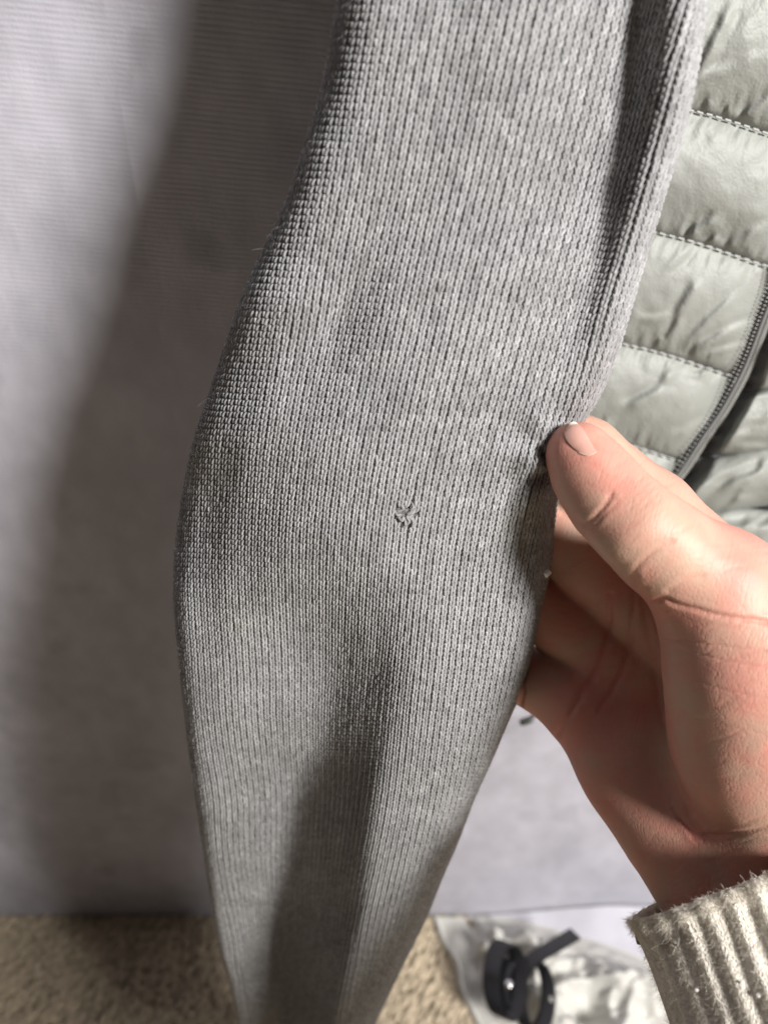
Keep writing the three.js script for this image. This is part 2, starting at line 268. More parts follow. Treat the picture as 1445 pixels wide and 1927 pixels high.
// cross-section at photo row y; a = arc in pixels from the left outline (negative: behind), D along the level distance
function sectionPoint(y, a, share = 1) {                               // share < 1: the relief counts less, as the fabric stretches over its folds
  const l = cL(y), r = cR(y), w = r - l, D0 = cD(y), p0 = atLevel(cC(y), y, D0), zd = toPixel(p0)[2], R = ROLL * F / zd, q = R * Math.PI / 2, total = w - 2 * R + 2 * q;
  let x, dep;
  if (a < q) { const al = a / R; x = l + R * (1 - Math.cos(al)); dep = R * (1 - Math.sin(al)); }
  else if (a > total - q) { const al = (total - a) / R; x = r - R * (1 - Math.cos(al)); dep = R * (1 - Math.sin(al)); }
  else { x = l + R + (a - q); dep = 0; }
  const u = (x - l) / w, yy = y + 0.05 * (x - cC(y));
  let h = relief(u, y);
  h -= 0.002 * Math.exp(-Math.pow((x - 1070) / 30, 2) - Math.pow((y - 850) / 60, 2)); h += 0.0035 * Math.exp(-Math.pow((x - 1000) / 30, 2) - Math.pow((y - 900) / 110, 2));   // pressed in under the thumb, bulging beside it
  { const gx = x - 1052, gy = y - 865, gr = Math.hypot(gx, gy); h += 0.0014 * Math.exp(-Math.pow((gr - 65) / 55, 2)) * Math.cos(Math.atan2(gy, -gx) * 6 + 0.5); }   // pulled into small folds by the grip
  h += 0.0022 * (fbm(x * 0.009 + y * 0.002, y * 0.006, 3, 2) - 0.5);
  h -= 0.0022 * Math.exp(-Math.pow((x - 640 + 0.5 * (y - 620)) / 55, 2) - Math.pow((y - 620) / 90, 2));
  return atLevel(x, yy, D0 - h * share + dep * zd / F);
}
// rows follow the wale through the hole at an even spacing
const ROW = 0.00172, WALE = 0.00206, waleAt = curve([[-150, 0.00206], [900, 0.00206], [1300, 0.00206], [1927, 0.00212], [2050, 0.00213]]), rowsY = [];
{
  let y = -120, acc = 0, prev = atLevel(cC(y), y, cD(y)); rowsY.push(y);
  while (y < 2020) { y += 0.5; const p = atLevel(cC(y), y, cD(y)); acc += p.distanceTo(prev); prev = p; if (acc >= ROW) { acc -= ROW; rowsY.push(y); } }
}
const SUB = 2, rows = rowsY.map(y => {
  const l = cL(y), r = cR(y), D0 = cD(y), zd = toPixel(atLevel(cC(y), y, D0))[2], R = ROLL * F / zd, q = R * Math.PI / 2, total = r - l - 2 * R + 2 * q;
  const n = 240, a0 = -q * 0.7, a1 = total + q * 0.7, pts = [], flat = [], arc = [0]; let c0 = 0;
  for (let i = 0; i <= n; i++) { const a = lerp(a0, a1, i / n); pts.push(sectionPoint(y, a)); flat.push(sectionPoint(y, a, 0.3)); if (i) arc.push(arc[i - 1] + flat[i].distanceTo(flat[i - 1])); }
  for (let i = 1; i <= n; i++) { const x0 = toPixel(flat[i - 1])[0], x1 = toPixel(flat[i])[0]; if (i > 20 && x0 <= cC(y) && x1 > cC(y)) { c0 = lerp(arc[i - 1], arc[i], (cC(y) - x0) / (x1 - x0)); break; } }
  const at = s => { const t = clamp(c0 + s * waleAt(y), 0, arc[n]); let lo = 0, hi = n; while (hi - lo > 1) { const m = (lo + hi) >> 1; if (arc[m] <= t) lo = m; else hi = m; } return pts[lo].clone().lerp(pts[hi], (t - arc[lo]) / Math.max(1e-9, arc[hi] - arc[lo])); };
  const kmin = Math.ceil(-c0 / waleAt(y)) + 1, kmax = Math.floor((arc[n] - c0) / waleAt(y)) - 1;
  return { y, at, kmin, kmax, first: pts[0], last: pts[n], pts };
});
{
  // table of surface points on half wales
  const K0 = -75, K1 = 75, W = (K1 - K0) * SUB + 1, NT = rows.length, tab = new Float32Array(NT * W * 3);
  rows.forEach((r, j) => { for (let i = 0; i < W; i++) { const p = r.at(K0 + i / SUB); tab.set([p.x, p.y, p.z], (j * W + i) * 3); } });
  const q = (s, t, out) => {
    const fi = clamp((s - K0) * SUB, 0, W - 1.001), fj = clamp(t, 0, NT - 1.001), i = Math.floor(fi), j = Math.floor(fj), a = fi - i, b = fj - j, o = (j * W + i) * 3;
    for (let c = 0; c < 3; c++) out[c] = (tab[o + c] * (1 - a) + tab[o + 3 + c] * a) * (1 - b) + (tab[o + W * 3 + c] * (1 - a) + tab[o + W * 3 + 3 + c] * a) * b;
    return out;
  };
  const NS = 5, NR = 4, perLeg = NS * NR + 2;
  const list = [];
  rows.forEach((r, j) => { if (j > 1 && j < NT - 2) for (let k = r.kmin; k <= r.kmax; k++) list.push([k, j]); });
  const nl = list.length * 2, pos = new Float32Array(nl * perLeg * 3), nor = new Float32Array(nl * perLeg * 3), col = new Float32Array(nl * perLeg * 3), idx = new Uint32Array(nl * (NR - 1) * NS * 6 + nl * NS * 6);
  let vo = 0, io = 0; const A = [0, 0, 0], B = [0, 0, 0], Cc = [0, 0, 0], D = [0, 0, 0];
  const P = V(), es = V(), et = V(), n = V(), tmp = V(), tan = V(), sd = V(), up = V();
  const jHole = rowsY.findIndex(y => y >= 962);
  const stainAt = (px, py) => Math.max(Math.exp(-Math.pow((px - 1000) / 50, 2) - Math.pow((py - 985) / 55, 2)), 0.35 * Math.exp(-Math.pow((px - 440) / 40, 2) - Math.pow((py - 1190) / 70, 2)), 0.7 * Math.exp(-Math.pow((px - 1015) / 26, 2) - Math.pow((py - 1090) / 40, 2)));
  for (const [k, j] of list) {
    const dh = Math.hypot((k + 0.1) * 1.0, (j - jHole) * 0.72);
    if (dh < 1.3) { nlSkip(); continue; }
    const pull = dh < 4 ? 0.34 * Math.exp(-dh * dh / 6) : 0;
    const jt = 0.16 * gauss(), js = 0.05 * gauss();
    q(k, j, A); q(k + 0.5, j, B); q(k, j + 1, Cc); q(k - 0.5, j, D);
    es.set(B[0] - D[0], B[1] - D[1], B[2] - D[2]); et.set(A[0] - Cc[0], A[1] - Cc[1], A[2] - Cc[2]); n.crossVectors(es, et).normalize();
    const base = 0.32 + 0.035 * gauss() + 0.06 * (noise(k * 0.9, j * 0.11, 7) - 0.5) + 0.05 * (noise(k * 0.15, j * 0.5, 2) - 0.5);
    const pp = toPixel(P.set(A[0], A[1], A[2])), st = stainAt(pp[0], pp[1]) * (noise(k * 0.5, j * 0.4, 12) > 0.42 ? 0.42 : 0.1);
    for (const side of [-1, 1]) {
      const v0 = vo / 3, tone = base * (1 + 0.15 * gauss()), rad = WALE * (0.225 + 0.02 * gauss()), tilt = 0.85 + 0.3 * rnd(), hj = 0.035 * gauss();
      for (let r = 0; r < NR; r++) {
        const f = r / (NR - 1), s = k + js + side * (0.10 + 0.225 * f * tilt) + (k > 0 ? -pull : pull) * -0.6, t = j + jt * 0.5 + 0.57 - 1.42 * f, hh = WALE * (-0.02 + 0.30 * Math.sin(Math.PI * (0.10 + 0.8 * f)) + hj);
        q(s, t, A); P.set(A[0], A[1], A[2]).addScaledVector(n, hh);
        tan.copy(et).multiplyScalar(1.42).addScaledVector(es, side * 0.225).normalize(); sd.crossVectors(tan, n).normalize(); up.crossVectors(sd, tan);
        const rr = rad * (0.55 + 0.55 * Math.sin(Math.PI * (0.08 + 0.84 * f)));
        for (let i = 0; i < NS; i++) {
          const an = i / NS * 2 * Math.PI + f * 1.1 * side, ca = Math.cos(an), sa = Math.sin(an), tw = 1 + 0.13 * Math.sin(2 * an + f * 9 * side);
          pos[vo] = P.x + (sd.x * ca + up.x * sa) * rr * tw; pos[vo + 1] = P.y + (sd.y * ca + up.y * sa) * rr * tw; pos[vo + 2] = P.z + (sd.z * ca + up.z * sa) * rr * tw;
          nor[vo] = sd.x * ca + up.x * sa; nor[vo + 1] = sd.y * ca + up.y * sa; nor[vo + 2] = sd.z * ca + up.z * sa;
          const c = clamp(tone * (1 + 0.26 * gauss()), 0.07, 0.7);
          col[vo] = c * (0.985 + 0.10 * st); col[vo + 1] = c * (0.995 + 0.07 * st); col[vo + 2] = c * (1.025 - 0.22 * st); vo += 3;
        }
      }
      for (const e of [0, 1]) {                                       // closing tips
        const f = e, s = k + js + side * (0.10 + 0.225 * f * tilt) + (e ? side * 0.02 : 0), t = j + jt * 0.5 + 0.57 - 1.42 * f + (e ? -0.2 : 0.2); q(s, t, A);
        pos[vo] = A[0] - n.x * 0.0001; pos[vo + 1] = A[1] - n.y * 0.0001; pos[vo + 2] = A[2] - n.z * 0.0001; const sg = e ? 1 : -1; nor[vo] = et.x * sg / ROW * 0.7 + n.x * 0.5; nor[vo + 1] = et.y * sg / ROW * 0.7 + n.y * 0.5; nor[vo + 2] = et.z * sg / ROW * 0.7 + n.z * 0.5;
        col[vo] = col[vo + 1] = col[vo + 2] = tone * 0.95; vo += 3;
      }
      for (let r = 0; r < NR - 1; r++) for (let i = 0; i < NS; i++) { const a = v0 + r * NS + i, b = v0 + r * NS + (i + 1) % NS, c = a + NS, d = b + NS; idx[io++] = a; idx[io++] = c; idx[io++] = b; idx[io++] = b; idx[io++] = c; idx[io++] = d; }
      for (let i = 0; i < NS; i++) { const t0 = v0 + NS * NR, a = v0 + i, b = v0 + (i + 1) % NS, c = v0 + (NR - 1) * NS + i, d = v0 + (NR - 1) * NS + (i + 1) % NS; idx[io++] = t0; idx[io++] = a; idx[io++] = b; idx[io++] = t0 + 1; idx[io++] = d; idx[io++] = c; }
    }
  }
  function nlSkip() { }
  const g = new THREE.BufferGeometry();
  g.setAttribute('position', new THREE.BufferAttribute(pos.slice(0, vo), 3)); g.setAttribute('normal', new THREE.BufferAttribute(nor.slice(0, vo), 3)); g.setAttribute('color', new THREE.BufferAttribute(col.slice(0, vo), 3)); g.setIndex(new THREE.BufferAttribute(idx.slice(0, io), 1));
  const yarn = phys({ color: 0xffffff, vertexColors: true, roughness: 0.85, sheen: 0.35, sheenColor: lin(0.6, 0.6, 0.62), sheenRoughness: 0.5 });
  const knit = add('knit_stitches', g, yarn, sleeve); knit.userData.kind = 'stuff';
  console.log('stitches', list.length, 'tris', io / 3);

  // the cloth tube that carries the stitches, closed behind and continued upward towards the shoulder
  const ringOf = r => { const o = [], m = 60; for (let i = 0; i <= m; i++) { const p = r.pts[Math.round(i / m * 240)].clone(); p.z -= 0.0007; o.push(p); } const a = o[m], b = o[0]; for (let i = 1; i < 24; i++) { const f = i / 24, p = a.clone().lerp(b, f).sub(EYE).multiplyScalar(1 + 0.2 * Math.sin(Math.PI * f)).add(EYE); o.push(p); } return o; };
  const rings = []; for (let j = 0; j < NT; j += 2) rings.push(ringOf(rows[j]));
  const top = rings[0], ext = []; for (let k = 24; k >= 1; k--) { const dy = k * 0.0125; ext.push(top.map((p, i) => p.clone().add(V(0.33 * dy + 0.004 * Math.sin(k * 0.5), dy, -0.02 * dy)))); }
  const all = [...ext, ...rings], n2 = all[0].length;
  add('inner_face', grid(n2, all.length - 1, (u, v) => { const r = all[Math.round(v * (all.length - 1))]; return r[Math.round(u * n2) % n2].clone(); }), std({ color: lin(0.2, 0.2, 0.205), roughness: 1 }), sleeve);

  // loose fibres standing off the yarn
  const hair = [], hn = 42000, hp = [], hi = [];
  for (let h = 0; h < hn; h++) {
    const snag = h < 420, r = snag ? rows[jHole + Math.round(1.3 * gauss())] : rows[3 + Math.floor(rnd() * (NT - 6))], k = snag ? 1.3 * gauss() : h % 3 ? lerp(r.kmin, r.kmax, rnd()) : (rnd() < 0.5 ? r.kmin + 4 * rnd() + 1 : r.kmax - 4 * rnd() - 1), j = rows.indexOf(r);
    q(k, j, A); q(k + 0.5, j, B); q(k, j + 1, Cc); q(k - 0.5, j, D); es.set(B[0] - D[0], B[1] - D[1], B[2] - D[2]).normalize(); et.set(A[0] - Cc[0], A[1] - Cc[1], A[2] - Cc[2]).normalize(); n.crossVectors(es, et).normalize();
    P.set(A[0], A[1], A[2]).addScaledVector(n, 0.0004);
    const L = 0.0008 + 0.0016 * rnd() * rnd() + (rnd() < 0.004 ? 0.0025 : 0), an = rnd() * 6.283, dir = V().addScaledVector(es, Math.cos(an)).addScaledVector(et, Math.sin(an)).addScaledVector(n, 0.15 + 0.6 * rnd()).normalize(), cv = V().addScaledVector(es, gauss()).addScaledVector(et, gauss()).addScaledVector(n, gauss()).multiplyScalar(0.8);
    const wd = V().crossVectors(dir, V(0, 0, 1)).normalize().multiplyScalar(0.00004), v0 = hp.length / 3;
    for (let i = 0; i <= 4; i++) { const f = i / 4, p = P.clone().addScaledVector(dir, L * f).addScaledVector(cv, L * f * f * 0.6), w = 1 - 0.7 * f; hp.push(p.x - wd.x * w, p.y - wd.y * w, p.z - wd.z * w, p.x + wd.x * w, p.y + wd.y * w, p.z + wd.z * w); if (i < 4) { const a = v0 + i * 2; hi.push(a, a + 1, a + 2, a + 1, a + 3, a + 2); } }
  }
  const hg = new THREE.BufferGeometry(); hg.setAttribute('position', new THREE.Float32BufferAttribute(hp, 3)); hg.setIndex(hi); hg.computeVertexNormals();
  const fz = add('loose_fibres', hg, std({ color: lin(0.36, 0.36, 0.36), roughness: 1 }), sleeve); fz.userData.kind = 'stuff';

  // the snag: broken yarn ends curled round the hole
  const end = (pts, r) => new THREE.TubeGeometry(new THREE.CatmullRomCurve3(pts), 24, r, 6);
  const c0 = V(...q(-0.1, jHole, [0, 0, 0])), nn = V(0, 0.35, 0.94), loc = (a, b, h) => c0.clone().add(V(a * 0.001, b * 0.001, -b * 0.00035)).addScaledVector(nn, h * 0.001);
  for (let t = 0; t < 10; t++) {                                       // frayed ends
    const a = t / 9 * 6.283 + 0.8 * gauss(), r0 = 2.2 + 1.3 * rnd(), r1 = 0.5 + 1.6 * rnd(), tw = 1.2 * gauss();
    add('broken_yarn', end([loc(r0 * Math.cos(a), r0 * Math.sin(a) * 1.2, 0.1), loc(lerp(r0, r1, 0.5) * Math.cos(a + tw), lerp(r0, r1, 0.5) * Math.sin(a + tw) * 1.2, 0.9 + 0.3 * rnd()), loc(r1 * Math.cos(a + tw), r1 * Math.sin(a + tw), 0.75 + 0.3 * rnd()), loc((r1 + 0.5) * Math.cos(a + 2 * tw), (r1 + 0.5) * Math.sin(a + 2 * tw), 0.5)], 0.00036 + 0.00014 * rnd()), std({ color: lin(0.28, 0.28, 0.285), roughness: 1 }), sleeve);
  }
  const fleck = add('white_fleck', new THREE.TetrahedronGeometry(0.0016, 1), std({ color: lin(0.75, 0.75, 0.73), roughness: 0.6 }), sleeve); fleck.position.copy(atDepth(1030, 1079, 0.236)); fleck.scale.set(0.8, 1.1, 0.6);
}

// ------------------------------------------------------------------ the hand
const person = thing('person', 'bare hand with cream ribbed cuff pinching the grey sleeve between thumb and fingers', 'person');
{
  const J = (px, py, zd, r) => ({ p: atDepth(px, py, zd), r: r * 0.001 });
  const thumb = [J(1086, 852, 0.2160, 8.5), J(1112, 893, 0.2145, 9.7), J(1152, 946, 0.2120, 10.6), J(1205, 995, 0.208, 11.0), J(1262, 1042, 0.209, 12.2), J(1345, 1105, 0.213, 14.8)];
  const chains = [
    { k: 0.003, j: thumb },
    { k: 0.004, j: [J(1355, 1072, 0.236, 11.5), J(1232, 956, 0.241, 10.6), J(1098, 850, 0.240, 9.8), J(1000, 790, 0.238, 7.6)] },
    { k: 0.003, j: [J(1265, 1190, 0.252, 13), J(1110, 1050, 0.258, 12.5), J(985, 965, 0.259, 11), J(900, 930, 0.256, 8)] },
    { k: 0.003, j: [J(1205, 1275, 0.260, 13), J(1072, 1172, 0.268, 12.5), J(955, 1100, 0.270, 11.5), J(890, 1080, 0.268, 7.8)] },
    { k: 0.003, j: [J(1120, 1335, 0.264, 12), J(1030, 1285, 0.272, 11), J(965, 1262, 0.278, 9.6), J(900, 1235, 0.278, 7.4)] },
  ];
  const body = [
    [J(1112, 1338, 0.264, 14.5), J(1210, 1450, 0.254, 17)], [J(1210, 1450, 0.254, 17), J(1309, 1566, 0.244, 19)],
    [J(1205, 1275, 0.264, 11), J(1330, 1540, 0.250, 16)], [J(1265, 1190, 0.258, 11.5), J(1400, 1520, 0.246, 16)], [J(1335, 1110, 0.244, 12), J(1470, 1480, 0.238, 18)],
    [J(1309, 1566, 0.244, 18.5), J(1405, 1705, 0.233, 19.5)], [J(1400, 1560, 0.238, 18), J(1520, 1690, 0.226, 20)], [J(1405, 1705, 0.233, 19.5), J(1530, 1960, 0.214, 23)], [J(1520, 1690, 0.226, 20), J(1640, 1930, 0.205, 23)],
    [J(1470, 1480, 0.232, 18), J(1530, 1640, 0.226, 19)],
  ];
  const thenar = [[J(1345, 1110, 0.213, 14.5), J(1410, 1260, 0.214, 20.5)], [J(1410, 1260, 0.214, 20.5), J(1432, 1400, 0.218, 21.5)], [J(1432, 1400, 0.218, 21.5), J(1455, 1530, 0.224, 17.5)], [J(1345, 1105, 0.213, 14.5), J(1450, 1150, 0.222, 15)], [J(1450, 1150, 0.222, 15), J(1500, 1350, 0.226, 17)]];
  const cone = (p, a, b) => { const dx = b.p.x - a.p.x, dy = b.p.y - a.p.y, dz = b.p.z - a.p.z, l2 = dx * dx + dy * dy + dz * dz, t = clamp(((p.x - a.p.x) * dx + (p.y - a.p.y) * dy + (p.z - a.p.z) * dz) / l2), qx = p.x - a.p.x - dx * t, qy = p.y - a.p.y - dy * t, qz = p.z - a.p.z - dz * t; return Math.sqrt(qx * qx + qy * qy + qz * qz) - lerp(a.r, b.r, t); };
  const smin = (a, b, k) => { const h = Math.max(k - Math.abs(a - b), 0) / k; return Math.min(a, b) - h * h * k * 0.25; };
  const sdf = p => {
    let d = 1; for (const [a, b] of body) d = smin(d, cone(p, a, b), 0.012);
    let t = 1; for (const [a, b] of thenar) t = smin(t, cone(p, a, b), 0.010);
    d = smin(d, t, 0.010);
    let fing = 1;
    for (let c = 1; c < 5; c++) { let e = 1; const j = chains[c].j; for (let i = 0; i < j.length - 1; i++) e = smin(e, cone(p, j[i], j[i + 1]), 0.004); fing = smin(fing, e, 0.0022); }
    d = smin(d, fing, 0.007);
    let e = 1; for (let i = 0; i < thumb.length - 1; i++) e = smin(e, cone(p, thumb[i], thumb[i + 1]), 0.005);
    return smin(d, e, 0.005);
  };
  // naive surface nets, only in blocks near the surface
  const H = 0.00074, lo = V(1e9, 1e9, 1e9), hi = V(-1e9, -1e9, -1e9);
  for (const j of [...chains.flatMap(c => c.j), ...body.flat(), ...thenar.flat()]) { lo.min(j.p.clone().subScalar(j.r + 0.004)); hi.max(j.p.clone().addScalar(j.r + 0.004)); }
  const nx = Math.ceil((hi.x - lo.x) / H), ny = Math.ceil((hi.y - lo.y) / H), nz = Math.ceil((hi.z - lo.z) / H), val = new Float32Array((nx + 1) * (ny + 1) * (nz + 1)).fill(1);
  const id = (i, j, k) => (k * (ny + 1) + j) * (nx + 1) + i, p = V(), S = 6;
  for (let k = 0; k <= nz; k += S) for (let j = 0; j <= ny; j += S) for (let i = 0; i <= nx; i += S) {
    p.set(lo.x + (i + S / 2) * H, lo.y + (j + S / 2) * H, lo.z + (k + S / 2) * H); const d = sdf(p), far = Math.abs(d) > S * H * 1.1 + 0.001;
    for (let c = k; c < Math.min(k + S, nz + 1); c++) for (let b = j; b < Math.min(j + S, ny + 1); b++) for (let a = i; a < Math.min(i + S, nx + 1); a++) val[id(a, b, c)] = far ? d : sdf(p.set(lo.x + a * H, lo.y + b * H, lo.z + c * H));
  }
  const vid = new Int32Array((nx + 1) * (ny + 1) * (nz + 1)).fill(-1), pos = [], idx = [];
  for (let k = 0; k < nz; k++) for (let j = 0; j < ny; j++) for (let i = 0; i < nx; i++) {
    let m = 0; const v = []; for (let c = 0; c < 8; c++) { const x = val[id(i + (c & 1), j + (c >> 1 & 1), k + (c >> 2))]; v.push(x); if (x < 0) m++; }
    if (m === 0 || m === 8) continue;
    let sx = 0, sy = 0, sz = 0, n = 0;
    for (let a = 0; a < 8; a++) for (const bit of [1, 2, 4]) { const b = a | bit; if (b === a || (v[a] < 0) === (v[b] < 0)) continue; const t = v[a] / (v[a] - v[b]); sx += (a & 1) + (bit === 1 ? t : 0); sy += (a >> 1 & 1) + (bit === 2 ? t : 0); sz += (a >> 2) + (bit === 4 ? t : 0); n++; }
    vid[id(i, j, k)] = pos.length / 3; pos.push(lo.x + (i + sx / n) * H, lo.y + (j + sy / n) * H, lo.z + (k + sz / n) * H);
  }
  for (let k = 1; k < nz; k++) for (let j = 1; j < ny; j++) for (let i = 1; i < nx; i++) {
    const a = val[id(i, j, k)] < 0;
    const quad = (A, B, C, D, f) => { if (A < 0 || B < 0 || C < 0 || D < 0) return; if (f) idx.push(A, B, C, A, C, D); else idx.push(A, C, B, A, D, C); };
    if (a !== (val[id(i + 1, j, k)] < 0)) quad(vid[id(i, j - 1, k - 1)], vid[id(i, j, k - 1)], vid[id(i, j, k)], vid[id(i, j - 1, k)], a);
    if (a !== (val[id(i, j + 1, k)] < 0)) quad(vid[id(i - 1, j, k - 1)], vid[id(i - 1, j, k)], vid[id(i, j, k)], vid[id(i, j, k - 1)], a);
    if (a !== (val[id(i, j, k + 1)] < 0)) quad(vid[id(i - 1, j - 1, k)], vid[id(i, j - 1, k)], vid[id(i, j, k)], vid[id(i - 1, j, k)], a);
  }
  const nv = pos.length / 3, nrm = v => { const e = 0.0006, x = v.x, y = v.y, z = v.z, g = V(sdf(v.set(x + e, y, z)) - sdf(v.set(x - e, y, z)), sdf(v.set(x, y + e, z)) - sdf(v.set(x, y - e, z)), sdf(v.set(x, y, z + e)) - sdf(v.set(x, y, z - e))).normalize(); v.set(x, y, z); return g; };
  // skin creases: photo polylines, width px, depth mm
  const creases = [
    [[[1080, 978], [1100, 988], [1122, 972], [1140, 946], [1150, 930]], 8, 0.55], [[[1095, 1006], [1116, 994], [1138, 966], [1160, 945]], 6, 0.3], [[[1178, 1092], [1205, 1060], [1240, 1028], [1262, 1018]], 8, 0.3],
    [[[1228, 1132], [1252, 1128], [1275, 1140], [1305, 1146], [1350, 1158], [1445, 1172]], 7, 0.9], [[[1258, 1112], [1285, 1094], [1320, 1084]], 10, 0.3],
    [[[1250, 1200], [1330, 1212], [1440, 1225]], 4, 0.3], [[[1270, 1222], [1350, 1240], [1445, 1258]], 3.5, 0.25], [[[1300, 1280], [1370, 1300], [1445, 1318]], 3.5, 0.22], [[[1310, 1350], [1390, 1372], [1445, 1382]], 3.5, 0.2],
    [[[1194, 1085], [1192, 1150], [1183, 1215], [1170, 1265], [1148, 1305], [1128, 1335]], 9, 0.7], [[[1148, 1120], [1144, 1190], [1128, 1250], [1104, 1290], [1080, 1330], [1043, 1388]], 9, 1.0], [[[1205, 1110], [1222, 1210], [1240, 1330], [1265, 1440], [1300, 1530]], 10, 0.4],
    [[[985, 1262], [982, 1300], [978, 1335]], 7, 1.4], [[[1280, 1545], [1310, 1575], [1400, 1568], [1445, 1560]], 8, 0.5], [[[1265, 1520], [1285, 1550], [1305, 1580]], 4, 0.4],
  ];
  const segd = (x, y, pl) => { let m = 1e9; for (let i = 0; i < pl.length - 1; i++) { const [ax, ay] = pl[i], [bx, by] = pl[i + 1], dx = bx - ax, dy = by - ay, t = clamp(((x - ax) * dx + (y - ay) * dy) / (dx * dx + dy * dy)); m = Math.min(m, Math.hypot(x - ax - dx * t, y - ay - dy * t) * (1 + 0.5 * 0)); } return m; };
  const normals = new Float32Array(nv * 3), col = new Float32Array(nv * 3), uv = new Float32Array(nv * 2);
  for (let i = 0; i < nv; i++) {
    p.set(pos[i * 3], pos[i * 3 + 1], pos[i * 3 + 2]);
    let n = nrm(p); p.addScaledVector(n, -sdf(p)); n = nrm(p);
    const [px, py] = toPixel(p), facing = n.dot(EYE.clone().sub(p).normalize());
    let h = 0, red = 0;
    if (facing > 0.05) for (const [pl, w0, d] of creases) { const w = 0.8 * w0;
      const wx = px + 1.5 * (noise(px * 0.05, py * 0.05, 1) - 0.5) * 2, wy = py + 1.5 * (noise(px * 0.06, py * 0.06, 5) - 0.5) * 2, q = segd(wx, wy, pl);
      if (q < 4 * w) { h -= 0.75 * d * 0.001 * Math.exp(-q * q / (w * w * 0.55)) * (0.75 + 0.5 * noise(px * 0.05, py * 0.05, 9)); h += 0.12 * d * 0.001 * Math.exp(-Math.pow((q - 1.7 * w) / w, 2)); red += 0.35 * Math.min(1, d) * Math.exp(-q * q / (w * w)); }
    }
    const ka = (px - 1206) * 0.78 + (py - 930) * 0.62, kb = -(px - 1206) * 0.62 + (py - 930) * 0.78, km = Math.exp(-Math.pow(ka / 52, 2) - Math.pow((kb + 4) / 30, 2));
    if (facing > 0.05 && km > 0.02) { const ph = ka / 13 + 1.1 * fbm(px * 0.03, py * 0.03, 3, 3) + 0.012 * kb; h += 0.00038 * km * (Math.pow(Math.abs(Math.sin(ph * Math.PI)), 0.6) - 0.7); red += 0.12 * km; }
    if (facing > 0.05) { const lw = fbm(px * 0.012, py * 0.012, 21, 2) * 3, ln = Math.abs(fbm((px * 0.25 + py) * 0.055 + lw, (px - py * 0.25) * 0.007, 4, 3) - 0.5), fl = Math.exp(-ln * ln / 0.0011); h -= 0.00009 * fl; red += 0.16 * fl; }
    h += 0.00012 * (fbm(p.x * 260, p.y * 260, p.z * 260, 3) - 0.5) + 0.0012 * (fbm(p.x * 70, p.y * 70, p.z * 70, 2) - 0.5);
    p.addScaledVector(n, h * Math.min(1, facing > 0 ? facing * 2 : 1));
    pos[i * 3] = p.x; pos[i * 3 + 1] = p.y; pos[i * 3 + 2] = p.z;
    const b1 = fbm(p.x * 55, p.y * 55, p.z * 55, 3), b2 = fbm(p.x * 240, p.y * 240, p.z * 240, 3);
    const flush = clamp(0.22 + red + 1.9 * (b1 - 0.5) + 1.0 * (b2 - 0.5) + 0.35 * Math.exp(-Math.pow((px - 1290) / 60, 2) - Math.pow((py - 1120) / 50, 2)) + 0.3 * Math.exp(-Math.pow((px - 1065) / 45, 2) - Math.pow((py - 880) / 60, 2)) + 0.35 * sstep(1290, 1200, px) * sstep(1020, 1120, py), -0.5, 1);
    const l = 1 + 0.16 * (b2 - 0.5) + 0.12 * (b1 - 0.5);
    col[i * 3] = 0.555 * l * (1 + 0.03 * flush); col[i * 3 + 1] = 0.338 * l * (1 - 0.30 * flush); col[i * 3 + 2] = 0.255 * l * (1 - 0.26 * flush);
    uv[i * 2] = p.x + 0.5 * p.z; uv[i * 2 + 1] = p.y + 0.4 * p.z;
  }
  const g = new THREE.BufferGeometry(); g.setAttribute('position', new THREE.Float32BufferAttribute(pos, 3)); g.setAttribute('color', new THREE.BufferAttribute(col, 3)); g.setAttribute('uv', new THREE.BufferAttribute(uv, 2)); g.setIndex(idx); g.computeVertexNormals();
  const pores = texture(512, tile((u, v) => { let m = 9; const n = 60, x = u * n, y = v * n; for (let a = -1; a < 2; a++) for (let b = -1; b < 2; b++) { const i = Math.floor(x) + a, j = Math.floor(y) + b, dx = i + hash(i, j, 1) - x, dy = j + hash(i, j, 2) - y; m = Math.min(m, dx * dx + dy * dy); } return clamp(1 - 0.9 * m) * 0.7 + 0.3 * noise(u * 200, v * 200); }));
  pores.repeat.set(22, 22);
  const skin = phys({ color: 0xffffff, vertexColors: true, roughness: 0.5, bumpMap: pores, bumpScale: 0.00010, specularIntensity: 0.7, sheen: 0.15, sheenColor: lin(1, 0.7, 0.6), sheenRoughness: 0.5 });
  const hand = add('hand', g, skin, person);
  console.log('hand verts', nv);

  // thumbnail: a curved plate on the upper right face of the thumb tip
  const nlx = curve([[0, 1066], [0.25, 1062], [0.6, 1070], [1, 1088]]), nly = curve([[0, 808], [0.25, 817], [0.6, 834], [1, 851]]), nrx = curve([[0, 1086], [0.25, 1097], [0.6, 1110], [1, 1121]]), nry = curve([[0, 798], [0.25, 809], [0.6, 831], [1, 849]]);
  const nail = (u, v, lift) => {                                       // u across, v from free edge to cuticle; found by walking to the skin
    const lx = nlx(v), ly = nly(v), rx = nrx(v), ry = nry(v), px = lerp(lx, rx, u), py = lerp(ly, ry, u) + 9 * Math.sin(Math.PI * u) * (v - 0.35);
    const r = ray(px, py); let zd = 0.15; for (let i = 0; i < 60; i++) { const d = sdf(r.clone().multiplyScalar(zd).add(EYE)); zd += d * 0.9; if (d < 1e-5 || zd > 0.23) break; }
    const P = r.clone().multiplyScalar(Math.min(zd, 0.212)).add(EYE); const n = nrm(P.clone()); return P.addScaledVector(n, lift * (0.3 + 0.7 * Math.sin(Math.PI * clamp(u * 0.9 + 0.05))) * (0.4 + 0.6 * Math.sin(Math.PI * clamp(v * 0.8 + 0.12))));
  };
  const ng = grid(24, 24, (u, v) => nail(u, v, 0.0005));
